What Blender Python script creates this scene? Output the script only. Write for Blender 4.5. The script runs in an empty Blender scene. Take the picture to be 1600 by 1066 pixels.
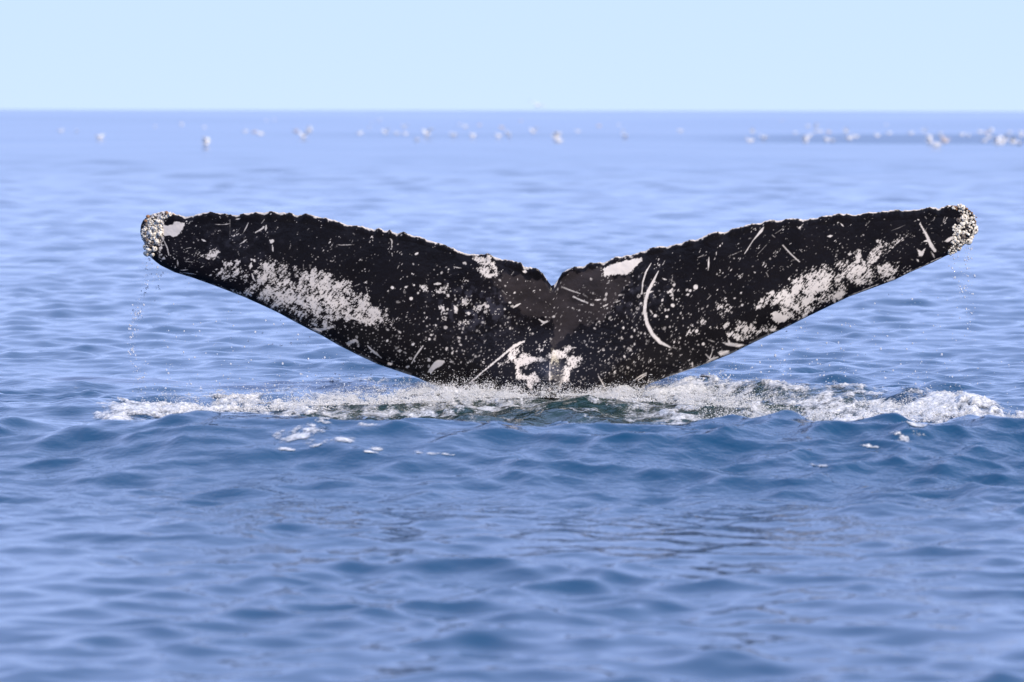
import bpy, math, random
import numpy as np
from mathutils import Matrix, Vector, Euler

rng = np.random.default_rng(7)
random.seed(7)
SC = bpy.context.scene
COL = SC.collection

# ------------------------------------------------------------------ camera, sky, sun, exposure
CAM_H = 1.514
F = 6960.0                      # focal length in photo pixels (1600 wide)
D0 = 24.0                       # metres to the tail
cam_d = bpy.data.cameras.new("camera")
cam = bpy.data.objects.new("camera", cam_d)
COL.objects.link(cam)
SC.camera = cam
cam_d.sensor_width = 36.0
cam_d.lens = F / 1600.0 * 36.0
cam_d.clip_start = 0.1
cam_d.clip_end = 200000.0
PITCH = math.atan(360.2 / F)
ROLL = math.radians(0.11)
CAMM = Matrix.Translation((0, 0, CAM_H)) @ Euler((math.radians(90) - PITCH, 0, 0)).to_matrix().to_4x4() @ Matrix.Rotation(ROLL, 4, 'Z')
cam.matrix_world = CAMM
cam_d.dof.use_dof = True
cam_d.dof.focus_distance = D0 - 0.1
cam_d.dof.aperture_fstop = (cam_d.lens / 1000.0) / 0.036

SUN_EL, SUN_AZ = math.radians(33), math.radians(138)   # azimuth clockwise from +Y (view direction)
sun_dir = Vector((math.sin(SUN_AZ) * math.cos(SUN_EL), math.cos(SUN_AZ) * math.cos(SUN_EL), math.sin(SUN_EL)))
world = bpy.data.worlds.new("World")
SC.world = world
world.use_nodes = True
wn = world.node_tree
bg = wn.nodes["Background"]
sky = wn.nodes.new("ShaderNodeTexSky")
sky.sky_type = 'NISHITA'
sky.sun_disc = False
sky.sun_elevation = SUN_EL
sky.sun_rotation = SUN_AZ
sky.altitude = 0
sky.air_density = 0.30
sky.dust_density = 0.0
sky.ozone_density = 1.0
# tone of the whole sky: hazier blue, gentler fall-off from horizon to zenith
sp = wn.nodes.new("ShaderNodeSeparateColor"); sp.mode = 'HSV'
inv = wn.nodes.new("ShaderNodeMath"); inv.operation = 'POWER'; inv.inputs[1].default_value = -1.0
hue = wn.nodes.new("ShaderNodeVectorMath"); hue.operation = 'SCALE'
mixc = wn.nodes.new("ShaderNodeMix"); mixc.data_type = 'RGBA'; mixc.inputs['Factor'].default_value = 0.86
mixc.inputs['B'].default_value = (0.395, 0.605, 1.0, 1)
pw = wn.nodes.new("ShaderNodeMath"); pw.operation = 'POWER'; pw.inputs[1].default_value = -0.02
gn = wn.nodes.new("ShaderNodeMath"); gn.operation = 'MULTIPLY'; gn.inputs[1].default_value = 12.4
st = wn.nodes.new("ShaderNodeVectorMath"); st.operation = 'SCALE'
wn.links.new(sky.outputs[0], sp.inputs[0]); wn.links.new(sp.outputs[2], inv.inputs[0]); wn.links.new(sp.outputs[2], pw.inputs[0])
wn.links.new(sky.outputs[0], hue.inputs[0]); wn.links.new(inv.outputs[0], hue.inputs['Scale'])
wn.links.new(hue.outputs[0], mixc.inputs['A']); wn.links.new(pw.outputs[0], gn.inputs[0])
wn.links.new(mixc.outputs['Result'], st.inputs[0]); wn.links.new(gn.outputs[0], st.inputs['Scale'])
wb = wn.nodes.new("ShaderNodeVectorMath"); wb.operation = 'MULTIPLY'; wb.inputs[1].default_value = (1.08, 0.92, 0.96)
wn.links.new(st.outputs[0], wb.inputs[0]); wn.links.new(wb.outputs[0], bg.inputs[0])
bg.inputs[1].default_value = 0.12

sun_d = bpy.data.lights.new("sun", 'SUN')
sun_d.energy = 5.0
sun_d.angle = math.radians(0.53)
sun_d.color = (1.0, 0.86, 0.68)
sun = bpy.data.objects.new("sun", sun_d)
COL.objects.link(sun)
sun.rotation_euler = sun_dir.to_track_quat('Z', 'Y').to_euler()

vs = SC.view_settings
SC.display_settings.display_device = 'sRGB'
vs.view_transform = 'Standard'
vs.look = 'None'
vs.exposure = 0.0
vs.gamma = 1.0
vs.use_curve_mapping = False
SC.cycles.use_denoising = True
SC.cycles.max_bounces = 8
SC.cycles.transmission_bounces = 6
SC.cycles.glossy_bounces = 4
SC.cycles.diffuse_bounces = 2
SC.cycles.transparent_max_bounces = 16
SC.cycles.caustics_reflective = False
SC.cycles.caustics_refractive = False
SC.cycles.sample_clamp_indirect = 8.0

# ------------------------------------------------------------------ small maths
M3 = np.array(CAMM.to_3x3())
def rays(px, py):
    """directions (normalised to y=1) of photo pixels"""
    px = np.asarray(px, float); py = np.asarray(py, float)
    v = np.stack([(px - 800.0) / F, -(py - 533.0) / F, -np.ones_like(px)], -1) @ M3.T
    return v / v[..., 1:2]
def at(px, py, d):
    r = rays(px, py)
    d = np.asarray(d, float)[..., None] if np.ndim(d) else d
    return r * d + np.array([0, 0, CAM_H])
def ground(px, py, z=0.0):
    r = rays(px, py)
    t = (z - CAM_H) / r[..., 2]
    return r * t[..., None] + np.array([0, 0, CAM_H])
def topix(P):
    Q = (P - np.array([0, 0, CAM_H])) @ M3
    return 800 + F * Q[..., 0] / -Q[..., 2], 533 - F * Q[..., 1] / -Q[..., 2]

def hash2(ix, iy, seed):
    n = (ix.astype(np.int64) * 374761393 + iy.astype(np.int64) * 668265263 + seed * 1442695041) & 0xFFFFFFFF
    n = ((n ^ (n >> 13)) * 1274126177) & 0xFFFFFFFF
    n = ((n ^ (n >> 16)) * 2246822519) & 0xFFFFFFFF
    return ((n ^ (n >> 15)) & 0xFFFFFF) / float(0xFFFFFF)
def vnoise(x, y, seed=0):
    ix = np.floor(x); iy = np.floor(y)
    fx = x - ix; fy = y - iy
    fx = fx * fx * fx * (fx * (fx * 6 - 15) + 10); fy = fy * fy * fy * (fy * (fy * 6 - 15) + 10)
    a = hash2(ix, iy, seed); b = hash2(ix + 1, iy, seed)
    c = hash2(ix, iy + 1, seed); d = hash2(ix + 1, iy + 1, seed)
    return (a + (b - a) * fx) * (1 - fy) + (c + (d - c) * fx) * fy
def fbm(x, y, seed=0, octv=4, gain=0.5):
    s = 0.0; amp = 1.0; tot = 0.0
    for o in range(octv):
        c, sn = math.cos(0.6 * o + 0.3), math.sin(0.6 * o + 0.3)
        s = s + amp * vnoise((x * c - y * sn) * 2 ** o + 17.3 * o, (x * sn + y * c) * 2 ** o - 9.1 * o, seed + o)
        tot += amp; amp *= gain
    return s / tot
def sstep(a, b, x):
    t = np.clip((x - a) / (b - a), 0.0, 1.0)
    return t * t * (3 - 2 * t)
def poly_sd(px, py, poly):
    """signed distance to polygon, positive inside"""
    P = np.asarray(poly, float); n = len(P)
    d2 = np.full(np.shape(px), 1e18); ins = np.zeros(np.shape(px), bool)
    for i in range(n):
        ax, ay = P[i]; bx, by = P[(i + 1) % n]
        ex, ey = bx - ax, by - ay
        t = np.clip(((px - ax) * ex + (py - ay) * ey) / (ex * ex + ey * ey + 1e-9), 0, 1)
        d2 = np.minimum(d2, (px - ax - t * ex) ** 2 + (py - ay - t * ey) ** 2)
        cnd = ((ay > py) != (by > py))
        xs = ax + (py - ay) * ex / (ey if abs(ey) > 1e-9 else 1e-9)
        ins ^= cnd & (px < xs)
    d = np.sqrt(d2)
    return np.where(ins, d, -d)
def stroke(px, py, pts):
    """positive inside a stroke of varying half width; pts = (x, y, half width)"""
    best = np.full(np.shape(px), -1e9)
    for (ax, ay, aw), (bx, by, bw) in zip(pts[:-1], pts[1:]):
        ex, ey = bx - ax, by - ay
        t = np.clip(((px - ax) * ex + (py - ay) * ey) / (ex * ex + ey * ey + 1e-9), 0, 1)
        d = np.hypot(px - ax - t * ex, py - ay - t * ey)
        best = np.maximum(best, aw + (bw - aw) * t - d)
    return best
def z1(pts): return [(200 + p[0] / 4.697, 300 + p[1] / 4.697) + tuple(q / 4.697 for q in p[2:]) for p in pts]
def z2(pts): return [(520 + p[0] / 4.697, 320 + p[1] / 4.697) + tuple(q / 4.697 for q in p[2:]) for p in pts]
def z3(pts): return [(840 + p[0] / 4.697, 320 + p[1] / 4.697) + tuple(q / 4.697 for q in p[2:]) for p in pts]
def z4(pts): return [(1160 + p[0] / 4.21, 300 + p[1] / 4.21) + tuple(q / 4.21 for q in p[2:]) for p in pts]
def z5(pts): return [(480 + p[0] / 4.697, 460 + p[1] / 4.697) + tuple(q / 4.697 for q in p[2:]) for p in pts]
def z6(pts): return [(740 + p[0] / 4.697, 480 + p[1] / 4.697) + tuple(q / 4.697 for q in p[2:]) for p in pts]
def z7(pts): return [(960 + p[0] / 4.697, 460 + p[1] / 4.697) + tuple(q / 4.697 for q in p[2:]) for p in pts]

def mesh_from(name, V, faces_flat, face_n, mats, smooth=True):
    """V (n,3); faces_flat loop vertex indices; face_n verts per face (int or array)"""
    me = bpy.data.meshes.new(name)
    V = np.asarray(V, np.float32); L = np.asarray(faces_flat, np.int32).ravel()
    nf = len(L) // face_n
    me.vertices.add(len(V)); me.vertices.foreach_set("co", V.ravel())
    me.loops.add(len(L)); me.loops.foreach_set("vertex_index", L)
    me.polygons.add(nf)
    me.polygons.foreach_set("loop_start", np.arange(0, len(L), face_n, dtype=np.int32))
    me.polygons.foreach_set("loop_total", np.full(nf, face_n, np.int32))
    me.polygons.foreach_set("use_smooth", np.full(nf, smooth, bool))
    me.update(calc_edges=True)
    for m in mats: me.materials.append(m)
    return me
def link(name, me, parent=None, **props):
    o = bpy.data.objects.new(name, me)
    COL.objects.link(o)
    if parent: o.parent = parent
    for k, v in props.items(): o[k] = v
    return o
def fattr(me, name, arr):
    a = me.attributes.new(name, 'FLOAT', 'POINT'); a.data.foreach_set("value", np.asarray(arr, np.float32).ravel())
def cattr(me, name, rgb):
    a = me.attributes.new(name, 'FLOAT_COLOR', 'POINT')
    c = np.ones((len(rgb), 4), np.float32); c[:, :3] = rgb
    a.data.foreach_set("color", c.ravel())

# ------------------------------------------------------------------ materials
def newmat(name):
    m = bpy.data.materials.new(name); m.use_nodes = True
    nt = m.node_tree
    return m, nt, nt.nodes["Principled BSDF"]
def N(nt, t, **kw):
    n = nt.nodes.new(t)
    for k, v in kw.items(): setattr(n, k, v)
    return n

# sea water
m_water, nt, p = newmat("sea_water")
p.inputs['IOR'].default_value = 1.333
p.inputs['Specular IOR Level'].default_value = 0.5
ar = N(nt, "ShaderNodeAttribute", attribute_name="rough"); nt.links.new(ar.outputs['Fac'], p.inputs['Roughness'])
ac = N(nt, "ShaderNodeAttribute", attribute_name="churn")
mx = N(nt, "ShaderNodeMix", data_type='RGBA')
mx.inputs['A'].default_value = (0.001, 0.039, 0.092, 1)
mx.inputs['B'].default_value = (0.009, 0.030, 0.027, 1)
nt.links.new(ac.outputs['Fac'], mx.inputs['Factor']); nt.links.new(mx.outputs['Result'], p.inputs['Base Color'])
tc = N(nt, "ShaderNodeTexCoord")
nz = N(nt, "ShaderNodeTexNoise"); nz.inputs['Scale'].default_value = 8.0; nz.inputs['Detail'].default_value = 4.0
nt.links.new(tc.outputs['Object'], nz.inputs['Vector'])
ab = N(nt, "ShaderNodeAttribute", attribute_name="ripple")
bp = N(nt, "ShaderNodeBump"); bp.inputs['Distance'].default_value = 0.026
nt.links.new(ab.outputs['Fac'], bp.inputs['Strength'])
nt.links.new(nz.outputs['Fac'], bp.inputs['Height']); nt.links.new(bp.outputs['Normal'], p.inputs['Normal'])

# foam and spray
m_foam, nt, p = newmat("white_foam")
tc = N(nt, "ShaderNodeTexCoord")
nz = N(nt, "ShaderNodeTexNoise"); nz.inputs['Scale'].default_value = 60; nz.inputs['Detail'].default_value = 4
nt.links.new(tc.outputs['Object'], nz.inputs['Vector'])
cr = N(nt, "ShaderNodeValToRGB")
cr.color_ramp.elements[0].position = 0.35; cr.color_ramp.elements[0].color = (0.30, 0.31, 0.30, 1)
cr.color_ramp.elements[1].position = 0.65; cr.color_ramp.elements[1].color = (0.75, 0.735, 0.70, 1)
nt.links.new(nz.outputs['Fac'], cr.inputs['Fac']); nt.links.new(cr.outputs['Color'], p.inputs['Base Color'])
p.inputs['Roughness'].default_value = 0.45
bp = N(nt, "ShaderNodeBump"); bp.inputs['Distance'].default_value = 0.01; bp.inputs['Strength'].default_value = 0.6
nt.links.new(nz.outputs['Fac'], bp.inputs['Height']); nt.links.new(bp.outputs['Normal'], p.inputs['Normal'])

out = nt.nodes["Material Output"]
cv = N(nt, "ShaderNodeAttribute", attribute_name="cover")
n2 = N(nt, "ShaderNodeTexNoise"); n2.inputs['Scale'].default_value = 95; n2.inputs['Detail'].default_value = 3
nt.links.new(tc.outputs['Object'], n2.inputs['Vector'])
ma = N(nt, "ShaderNodeMath", operation='MULTIPLY_ADD'); ma.inputs[1].default_value = 1.6; ma.inputs[2].default_value = -0.8
nt.links.new(n2.outputs['Fac'], ma.inputs[0])
sb_ = N(nt, "ShaderNodeMath", operation='ADD', use_clamp=True)
nt.links.new(cv.outputs['Fac'], sb_.inputs[0]); nt.links.new(ma.outputs[0], sb_.inputs[1])
trn = N(nt, "ShaderNodeBsdfTransparent"); mxs = N(nt, "ShaderNodeMixShader")
nt.links.new(sb_.outputs[0], mxs.inputs[0]); nt.links.new(trn.outputs[0], mxs.inputs[1]); nt.links.new(p.outputs[0], mxs.inputs[2])
nt.links.new(mxs.outputs[0], out.inputs['Surface'])

m_spray, nt, p = newmat("white_spray")
p.inputs['Base Color'].default_value = (0.76, 0.745, 0.71, 1)
p.inputs['Roughness'].default_value = 0.35
p.inputs['IOR'].default_value = 1.333
p.inputs['Transmission Weight'].default_value = 0.12

m_drop, nt, p = newmat("clear_droplet")
p.inputs['Base Color'].default_value = (0.97, 0.98, 1.0, 1)
p.inputs['Roughness'].default_value = 0.03
p.inputs['IOR'].default_value = 1.333
p.inputs['Transmission Weight'].default_value = 0.6

# whale skin
m_skin, nt, p = newmat("wet_whale_skin")
a = N(nt, "ShaderNodeAttribute", attribute_name="pigment"); nt.links.new(a.outputs['Color'], p.inputs['Base Color'])
a2 = N(nt, "ShaderNodeAttribute", attribute_name="gloss"); nt.links.new(a2.outputs['Fac'], p.inputs['Roughness'])
p.inputs['IOR'].default_value = 1.33
p.inputs['Specular IOR Level'].default_value = 0.3
tc = N(nt, "ShaderNodeTexCoord")
nz = N(nt, "ShaderNodeTexNoise"); nz.inputs['Scale'].default_value = 45; nz.inputs['Detail'].default_value = 5
nt.links.new(tc.outputs['Object'], nz.inputs['Vector'])
bp = N(nt, "ShaderNodeBump"); bp.inputs['Distance'].default_value = 0.006; bp.inputs['Strength'].default_value = 0.45
nt.links.new(nz.outputs['Fac'], bp.inputs['Height']); nt.links.new(bp.outputs['Normal'], p.inputs['Normal'])

def shell(name, c0, c1, sc):
    m, nt, p = newmat(name)
    tc = N(nt, "ShaderNodeTexCoord")
    nz = N(nt, "ShaderNodeTexNoise"); nz.inputs['Scale'].default_value = sc; nz.inputs['Detail'].default_value = 4
    oi = N(nt, "ShaderNodeObjectInfo")
    ad = N(nt, "ShaderNodeVectorMath", operation='ADD')
    nt.links.new(tc.outputs['Object'], ad.inputs[0]); nt.links.new(oi.outputs['Random'], ad.inputs[1])
    nt.links.new(ad.outputs[0], nz.inputs['Vector'])
    cr = N(nt, "ShaderNodeValToRGB")
    cr.color_ramp.elements[0].position = 0.3; cr.color_ramp.elements[0].color = c0
    cr.color_ramp.elements[1].position = 0.6; cr.color_ramp.elements[1].color = c1
    nt.links.new(nz.outputs['Fac'], cr.inputs['Fac']); nt.links.new(cr.outputs['Color'], p.inputs['Base Color'])
    p.inputs['Roughness'].default_value = 0.5
    bp = N(nt, "ShaderNodeBump"); bp.inputs['Distance'].default_value = 0.05; bp.inputs['Strength'].default_value = 0.25
    nt.links.new(nz.outputs['Fac'], bp.inputs['Height']); nt.links.new(bp.outputs['Normal'], p.inputs['Normal'])
    return m
m_shell = shell("barnacle_shell", (0.26, 0.22, 0.16, 1), (0.84, 0.79, 0.69, 1), 1.8)
m_hole = shell("barnacle_opening", (0.03, 0.025, 0.02, 1), (0.12, 0.09, 0.06, 1), 3)
m_rust = shell("rusty_barnacle", (0.06, 0.03, 0.02, 1), (0.40, 0.22, 0.11, 1), 2.5)
m_dark = shell("dark_barnacle", (0.02, 0.018, 0.018, 1), (0.16, 0.13, 0.11, 1), 2.0)

def plain(name, c, r=0.6):
    m, nt, p = newmat(name)
    tc = N(nt, "ShaderNodeTexCoord"); nz = N(nt, "ShaderNodeTexNoise"); nz.inputs['Scale'].default_value = 14
    nt.links.new(tc.outputs['Object'], nz.inputs['Vector'])
    cr = N(nt, "ShaderNodeValToRGB")
    cr.color_ramp.elements[0].color = tuple(x * 0.85 for x in c) + (1,); cr.color_ramp.elements[1].color = tuple(min(1, x * 1.1) for x in c) + (1,)
    nt.links.new(nz.outputs['Fac'], cr.inputs['Fac']); nt.links.new(cr.outputs['Color'], p.inputs['Base Color'])
    p.inputs['Roughness'].default_value = r
    return m
m_gwhite = plain("gull_white_feather", (0.86, 0.85, 0.84))
m_ggrey = plain("gull_grey_feather", (0.76, 0.76, 0.77))
m_gbrown = plain("gull_brown_feather", (0.70, 0.60, 0.54))
m_gblack = plain("gull_wing_tip", (0.30, 0.29, 0.28))
m_bill = plain("gull_bill", (0.6, 0.38, 0.08))

# ------------------------------------------------------------------ the sea
def sea_mask(px, py):
    """foam cover 0..1 at the photo position of flat water"""
    left = [(150,664),(190,650),(225,636),(262,628),(330,624),(400,616),(470,610),(560,606),(660,600),(760,598),(835,604),(822,616),(760,622),(690,627),(600,629),(540,632),(480,638),(430,640),(380,646),(340,655),(300,656),(240,660),(180,668)]
    right = [(880,610),(960,604),(1060,603),(1150,613),(1240,620),(1330,626),(1400,630),(1480,620),(1530,626),(1570,646),(1680,652),(1680,664),(1560,658),(1500,652),(1440,658),(1380,662),(1300,664),(1290,650),(1200,644),(1110,634),(1050,628),(1000,622),(950,620),(900,618)]
    a = np.maximum(poly_sd(px, py, left), poly_sd(px, py, right))
    return a

waves = []
wr = np.random.default_rng(21)
nW = 130
for i in range(nW):
    lam = 0.13 * (5.5 / 0.13) ** ((i + wr.random()) / nW)
    th = math.radians(-100) + wr.normal() * (0.95 if lam < 1.0 else 0.7)
    k = 2 * math.pi / lam
    sl = 0.0290 * (1.0 if lam > 0.2 else (lam / 0.2) ** 0.5) * (1.0 if lam < 0.6 else (0.6 / lam) ** 1.6)
    waves.append((lam, k * math.cos(th), k * math.sin(th), sl / k * 1.0, wr.random() * 6.283))

for i in range(44):                                   # long low swell, only seen far out
    lam = 6.0 * 25.0 ** ((i + wr.random()) / 44)
    th = math.radians(-95) + wr.normal() * 1.1
    k = 2 * math.pi / lam
    waves.append((lam, k * math.cos(th), k * math.sin(th), 0.0030 / k, wr.random() * 6.283))
crest_px = np.array([(-400,668),(0,672),(137,671),(225,662),(300,648),(380,650),(500,656),(600,662),(700,668),(850,672),(1000,670),(1200,663),(1400,660),(1560,656),(1700,660),(2000,668)], float)
crest_z = np.array([0.06,0.06,0.07,0.11,0.15,0.145,0.135,0.12,0.11,0.10,0.10,0.11,0.12,0.12,0.10,0.07])
CG = np.array([ground(np.array(a), np.array(b), zz) for (a, b), zz in zip(crest_px, crest_z)])
def bumps(x, y):
    """large shapes the whale pushes up: front wave, bowl, side mounds"""
    yc = np.interp(x, CG[:, 0], CG[:, 1]); zc = np.interp(x, CG[:, 0], crest_z)
    yc = yc + 0.25 * (fbm(x * 0.8, y * 0.0, 51, 3) - 0.5)
    t = y - yc
    fall = sstep(-9, -5, x) * (1 - sstep(5, 9, x))
    z = zc * np.where(t < 0, np.exp(-(t / 0.95) ** 2), np.exp(-(t / 0.7) ** 2)) * fall
    z = z - 0.05 * np.exp(-((t + 2.0) / 1.0) ** 2) * fall
    z = z - 0.05 * np.exp(-((y - 22.4) / 0.9) ** 2) * np.exp(-((x - 0.1) / 2.2) ** 4)
    def g(px, py, zz, sx, sy, rot=0.0):
        c = ground(np.array(float(px)), np.array(float(py)), zz)
        dx, dy = x - c[0], y - c[1]
        u = dx * math.cos(rot) + dy * math.sin(rot); v = -dx * math.sin(rot) + dy * math.cos(rot)
        return zz * np.exp(-(u / sx) ** 2 - (v / sy) ** 2)
    z = z + g(150, 626, 0.07, 0.45, 0.55) + g(15, 668, 0.06, 0.14, 0.35, -0.5) + g(150, 684, 0.05, 0.15, 0.3, -0.6)
    z = z + g(1130, 602, 0.022, 0.55, 0.5) + g(1290, 607, 0.05, 0.6, 0.5) + g(1420, 620, 0.045, 0.5, 0.45)
    z = z + g(1500, 628, 0.035, 0.22, 0.4) + g(868, 630, 0.055, 0.45, 0.5)
    z = z + g(1370, 776, 0.045, 0.25, 0.18, -0.25)
    return z
def sea_height(x, y, dr):
    # calm slicks and choppier patches
    calm = 0.5 * fbm(x * 0.22 + 3, y * 0.13, 33, 3) + 0.5 * fbm(x * 0.9 + 3, y * 0.40, 35, 3)
    px = 800 + F * x / np.maximum(y, 1)
    slick = np.exp(-((y - 15.8) / 3.0) ** 2) * sstep(-4.2, -1.5, x) * (1 - sstep(2.5, 4.5, x)) * 0.40
    chop = 0.35 * np.exp(-((y - 19.3) / 1.2) ** 2) * sstep(0.3, 1.6, x)
    near = 0.15 + 1.5 * sstep(0.25, 0.75, calm) + 0.40 * slick + chop
    back = 0.72 + 0.9 * (calm - 0.3)
    f = sstep(22, 28, y)
    amp_s = np.clip(near * (1 - f) + back * f + 0.30 * np.exp(-((y - 19.6) / 1.0) ** 2), 0.25, 1.9)
    far_gain = 1 + 3.4 * sstep(35, 120, y)
    z = np.zeros_like(x); gx = np.zeros_like(x); gy = np.zeros_like(x)
    for lam, kx, ky, a, ph in waves:
        att = np.exp(-(dr * 1.4 / lam) ** 2)
        if lam < 1.2: att = att * amp_s
        if lam < 0.45: att = att * (0.75 + 0.25 * sstep(15.5, 21, y))
        if lam > 0.5: att = att * (0.5 + 0.5 * sstep(15.5, 21, y))
        if 0.6 < lam < 5.7: att = att * far_gain
        if lam > 5.7: att = att * sstep(40, 60 + 3 * lam, y)
        ph_ = kx * x + ky * y + ph
        c = np.cos(ph_) * (a * att); s = np.sin(ph_) * (a * att)
        z += c
        kk = math.hypot(kx, ky)
        gx -= s * kx / kk; gy -= s * ky / kk
    return z, gx, gy, amp_s

def build_sea():
    ys = list(np.arange(-6, 2, 0.8)) + list(np.arange(2, 8.5, 0.12))
    d = 8.5
    while d < 45000:
        ys.append(d)
        d += max(0.026, 0.56 * d * d / 6743.0)
    ys = np.array(ys + [60000.0])
    dense = np.linspace(-0.135, 0.135, 640)
    side = 0.135 + np.cumsum(0.0006 * 1.11 ** np.arange(56))
    tx = np.concatenate([-side[::-1], dense, side])
    nr, nc = len(ys), len(tx)
    Y = np.repeat(ys[:, None], nc, 1)
    X = np.maximum(np.abs(ys) , 8.0)[:, None] * tx[None, :]
    dr = np.gradient(ys)
    DR = np.repeat(dr[:, None], nc, 1)
    dcol = np.gradient(tx)[None, :] * np.maximum(np.abs(ys), 8.0)[:, None]
    DR = np.maximum(DR, dcol)
    x = X.ravel(); y = Y.ravel()
    z, gx, gy, amp_s = sea_height(x, y, DR.ravel())
    z = z + bumps(x, y)
    ch = 1.0 * (1 - sstep(30, 60, y))
    V = np.stack([x + gx * 1.0 * ch, y + gy * 1.0 * ch, z], 1)
    idx = np.arange(nr * nc).reshape(nr, nc)
    Q = np.stack([idx[:-1, :-1], idx[:-1, 1:], idx[1:, 1:], idx[1:, :-1]], -1).reshape(-1, 4)
    me = mesh_from("sea", V, Q, 4, [m_water])
    # roughness: ripples too small for the mesh at that distance
    wind = fbm(x * 0.02 + 5, y * 0.004, 71, 3)
    r = 0.03 + 0.11 * sstep(35, 140, y) + 0.06 * (wind - 0.5) * sstep(60, 200, y)
    strip = sstep(205, 222, y) * (1 - sstep(280, 320, y)) * sstep(0.035, 0.075, x / np.maximum(y, 1)) + 0.5 * sstep(225, 240, y) * (1 - sstep(270, 290, y)) * sstep(-0.07, -0.02, x / np.maximum(y, 1))
    r = r + 0.11 * np.clip(strip, 0, 1)
    fattr(me, "rough", r)
    fattr(me, "ripple", (0.16 + 0.30 * sstep(13, 18, y)) * (1 - 0.75 * sstep(23, 30, y)) * (0.3 + amp_s * 0.7) * (1 - 0.5 * sstep(60, 300, y)))
    px, py = topix(np.stack([x, y, np.zeros_like(x)], 1))
    ok = (y > 15) & (y < 30)
    bowl = np.zeros_like(x)
    b = [(420,628),(600,606),(1100,598),(1350,620),(1400,650),(1250,668),(1000,676),(800,676),(600,668),(480,652)]
    bowl[ok] = sstep(-12, 20, poly_sd(px[ok], py[ok], b))
    fattr(me, "churn", bowl)
    rip = np.empty(len(x), np.float32); me.attributes['ripple'].data.foreach_get('value', rip)
    me.attributes['ripple'].data.foreach_set('value', (rip + 0.9 * bowl).astype(np.float32))
    return link("sea", me, kind='structure')
sea = build_sea()

def sea_z(x, y):
    z, gx, gy, _ = sea_height(x, y, np.full_like(x, 0.04))
    return z + bumps(x, y)
def sea_pt(x, y, lift):
    z, gx, gy, _ = sea_height(x, y, np.full_like(x, 0.03))
    return np.stack([x + gx * 1.0, y + gy * 1.0, z + bumps(x, y) + lift], 1)

# ------------------------------------------------------------------ the whale's tail
TOP = [(219,362),(220,352),(223.4,344.7),(232,337),(242.6,333),(257.5,330),(274.5,334),(289.4,339.4),(304.3,336),(317,332),(332,330.5),(344.8,334),(359.7,335.1),(370.3,337.3),(381,333),(398,331.5),(412.9,331.5),(425.7,330.2),(438.5,333),(451.2,332),(464,336.2),(476.8,334),(493.8,338.3),(508.7,340.5),(520,342.4),(541.3,352),(554,353),(562.6,353),(573.2,355.1),(581.7,358.3),(592.4,356.6),(603,361.5),(609.4,359.4),(620,365),(630.7,362.6),(643.5,368),(654,369),(669,375.4),(681.8,378.5),(694.6,381.7),(705.2,387),(711.6,390.3),(724.4,395.6),(733,397.7),(750,397.7),(762.7,396.2),(775.5,403),(792.5,406.2),(813.8,410.5),(820.2,416.9),(837.2,419),(848.5,426.5),(856,439.2),(861.5,446.5),(866,445),(869.8,440.3),(878.3,425.4),(893.2,416.9),(897.5,416.2),(910.3,417.5),(921,410.5),(944.3,410.5),(961.3,401.3),(984.8,398.8),(1006,392.4),(1021,386),(1044.4,384.5),(1063.5,379.6),(1078.4,373.6),(1087,375),(1110.4,364.7),(1121,362),(1131.7,363.6),(1144.5,357.3),(1163.6,353),(1174.2,349.9),(1186,349.9),(1202.7,343.5),(1221.7,344),(1233.6,340.4),(1247.9,341.6),(1255,344),(1269.3,341.6),(1285.9,338),(1307.3,334.4),(1323.9,333.7),(1335.8,336.1),(1357,332),(1371.4,330.9),(1385.7,329.7),(1402.3,327.3),(1411.8,329.7),(1433,327.3),(1452,323.3),(1466.4,326),(1480.7,320.9),(1492.5,321.4),(1499.7,320.5),(1510,325),(1516.3,329.5),(1522,336),(1525.8,348)]
BOT = [(219,362),(221,372),(225.5,380),(228,391.5),(233,400),(242.6,408.6),(251,415),(272.4,425.6),(302.2,434.6),(327.7,443.7),(353.3,453.3),(383,465),(406.5,475.6),(432,487.4),(453.4,499),(480,513.2),(505.5,526),(529,539.8),(561,555.8),(590.7,569.6),(624.8,581),(650.3,589.5),(667.4,597),(700,612),(740,634),(780,668),(800,720),(812,830),(830,858),(857,866),(884,858),(902,830),(914,720),(935,668),(970,628),(1015.4,599.5),(1045.2,588.8),(1079.2,577),(1109,566.5),(1141,553.7),(1172.9,537.7),(1195.6,526.8),(1233.6,509),(1266.9,492.4),(1297.8,477.5),(1326.3,463.9),(1361.9,450.8),(1397.5,437.8),(1421.3,425.9),(1456.9,410.5),(1478.3,399.8),(1487.8,396),(1502,387),(1511.5,378),(1521,366),(1525,356),(1525.8,348)]
TOP = np.array(TOP, float); BOT = np.array(BOT, float)

def half_thick(px, py, v):
    """half thickness in metres; v = 0 leading edge .. 1 trailing edge"""
    s = np.clip(1 - np.abs(px - 860) / 665.0, 0, 1)
    tmax = 0.022 + 0.085 * s ** 1.2
    prof = np.sqrt(np.clip(v / 0.28, 0, 1)) * np.where(v < 0.28, 1.0, np.clip((1 - v) / 0.72, 0, 1) ** 0.75)
    prof = np.where(v < 0.28, np.sqrt(np.clip(1 - (1 - v / 0.28) ** 2, 0, 1)), prof)
    tip = np.clip(np.minimum(px - 219, 1525.8 - px) / 14.0, 0, 1)
    tip = np.sqrt(1 - (1 - tip) ** 2)
    rise = sstep(505, 640, py)
    stock = 0.12 * np.exp(-((px - 857) / 105.0) ** 2) * rise
    keel = 0.020 * np.exp(-((px - 858) / 11.0) ** 2) * sstep(525, 575, py)
    stock = (stock + keel) * np.sqrt(np.clip(v / 0.06, 0, 1))
    return np.maximum(tmax * prof, 0.010) * tip + stock
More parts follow.
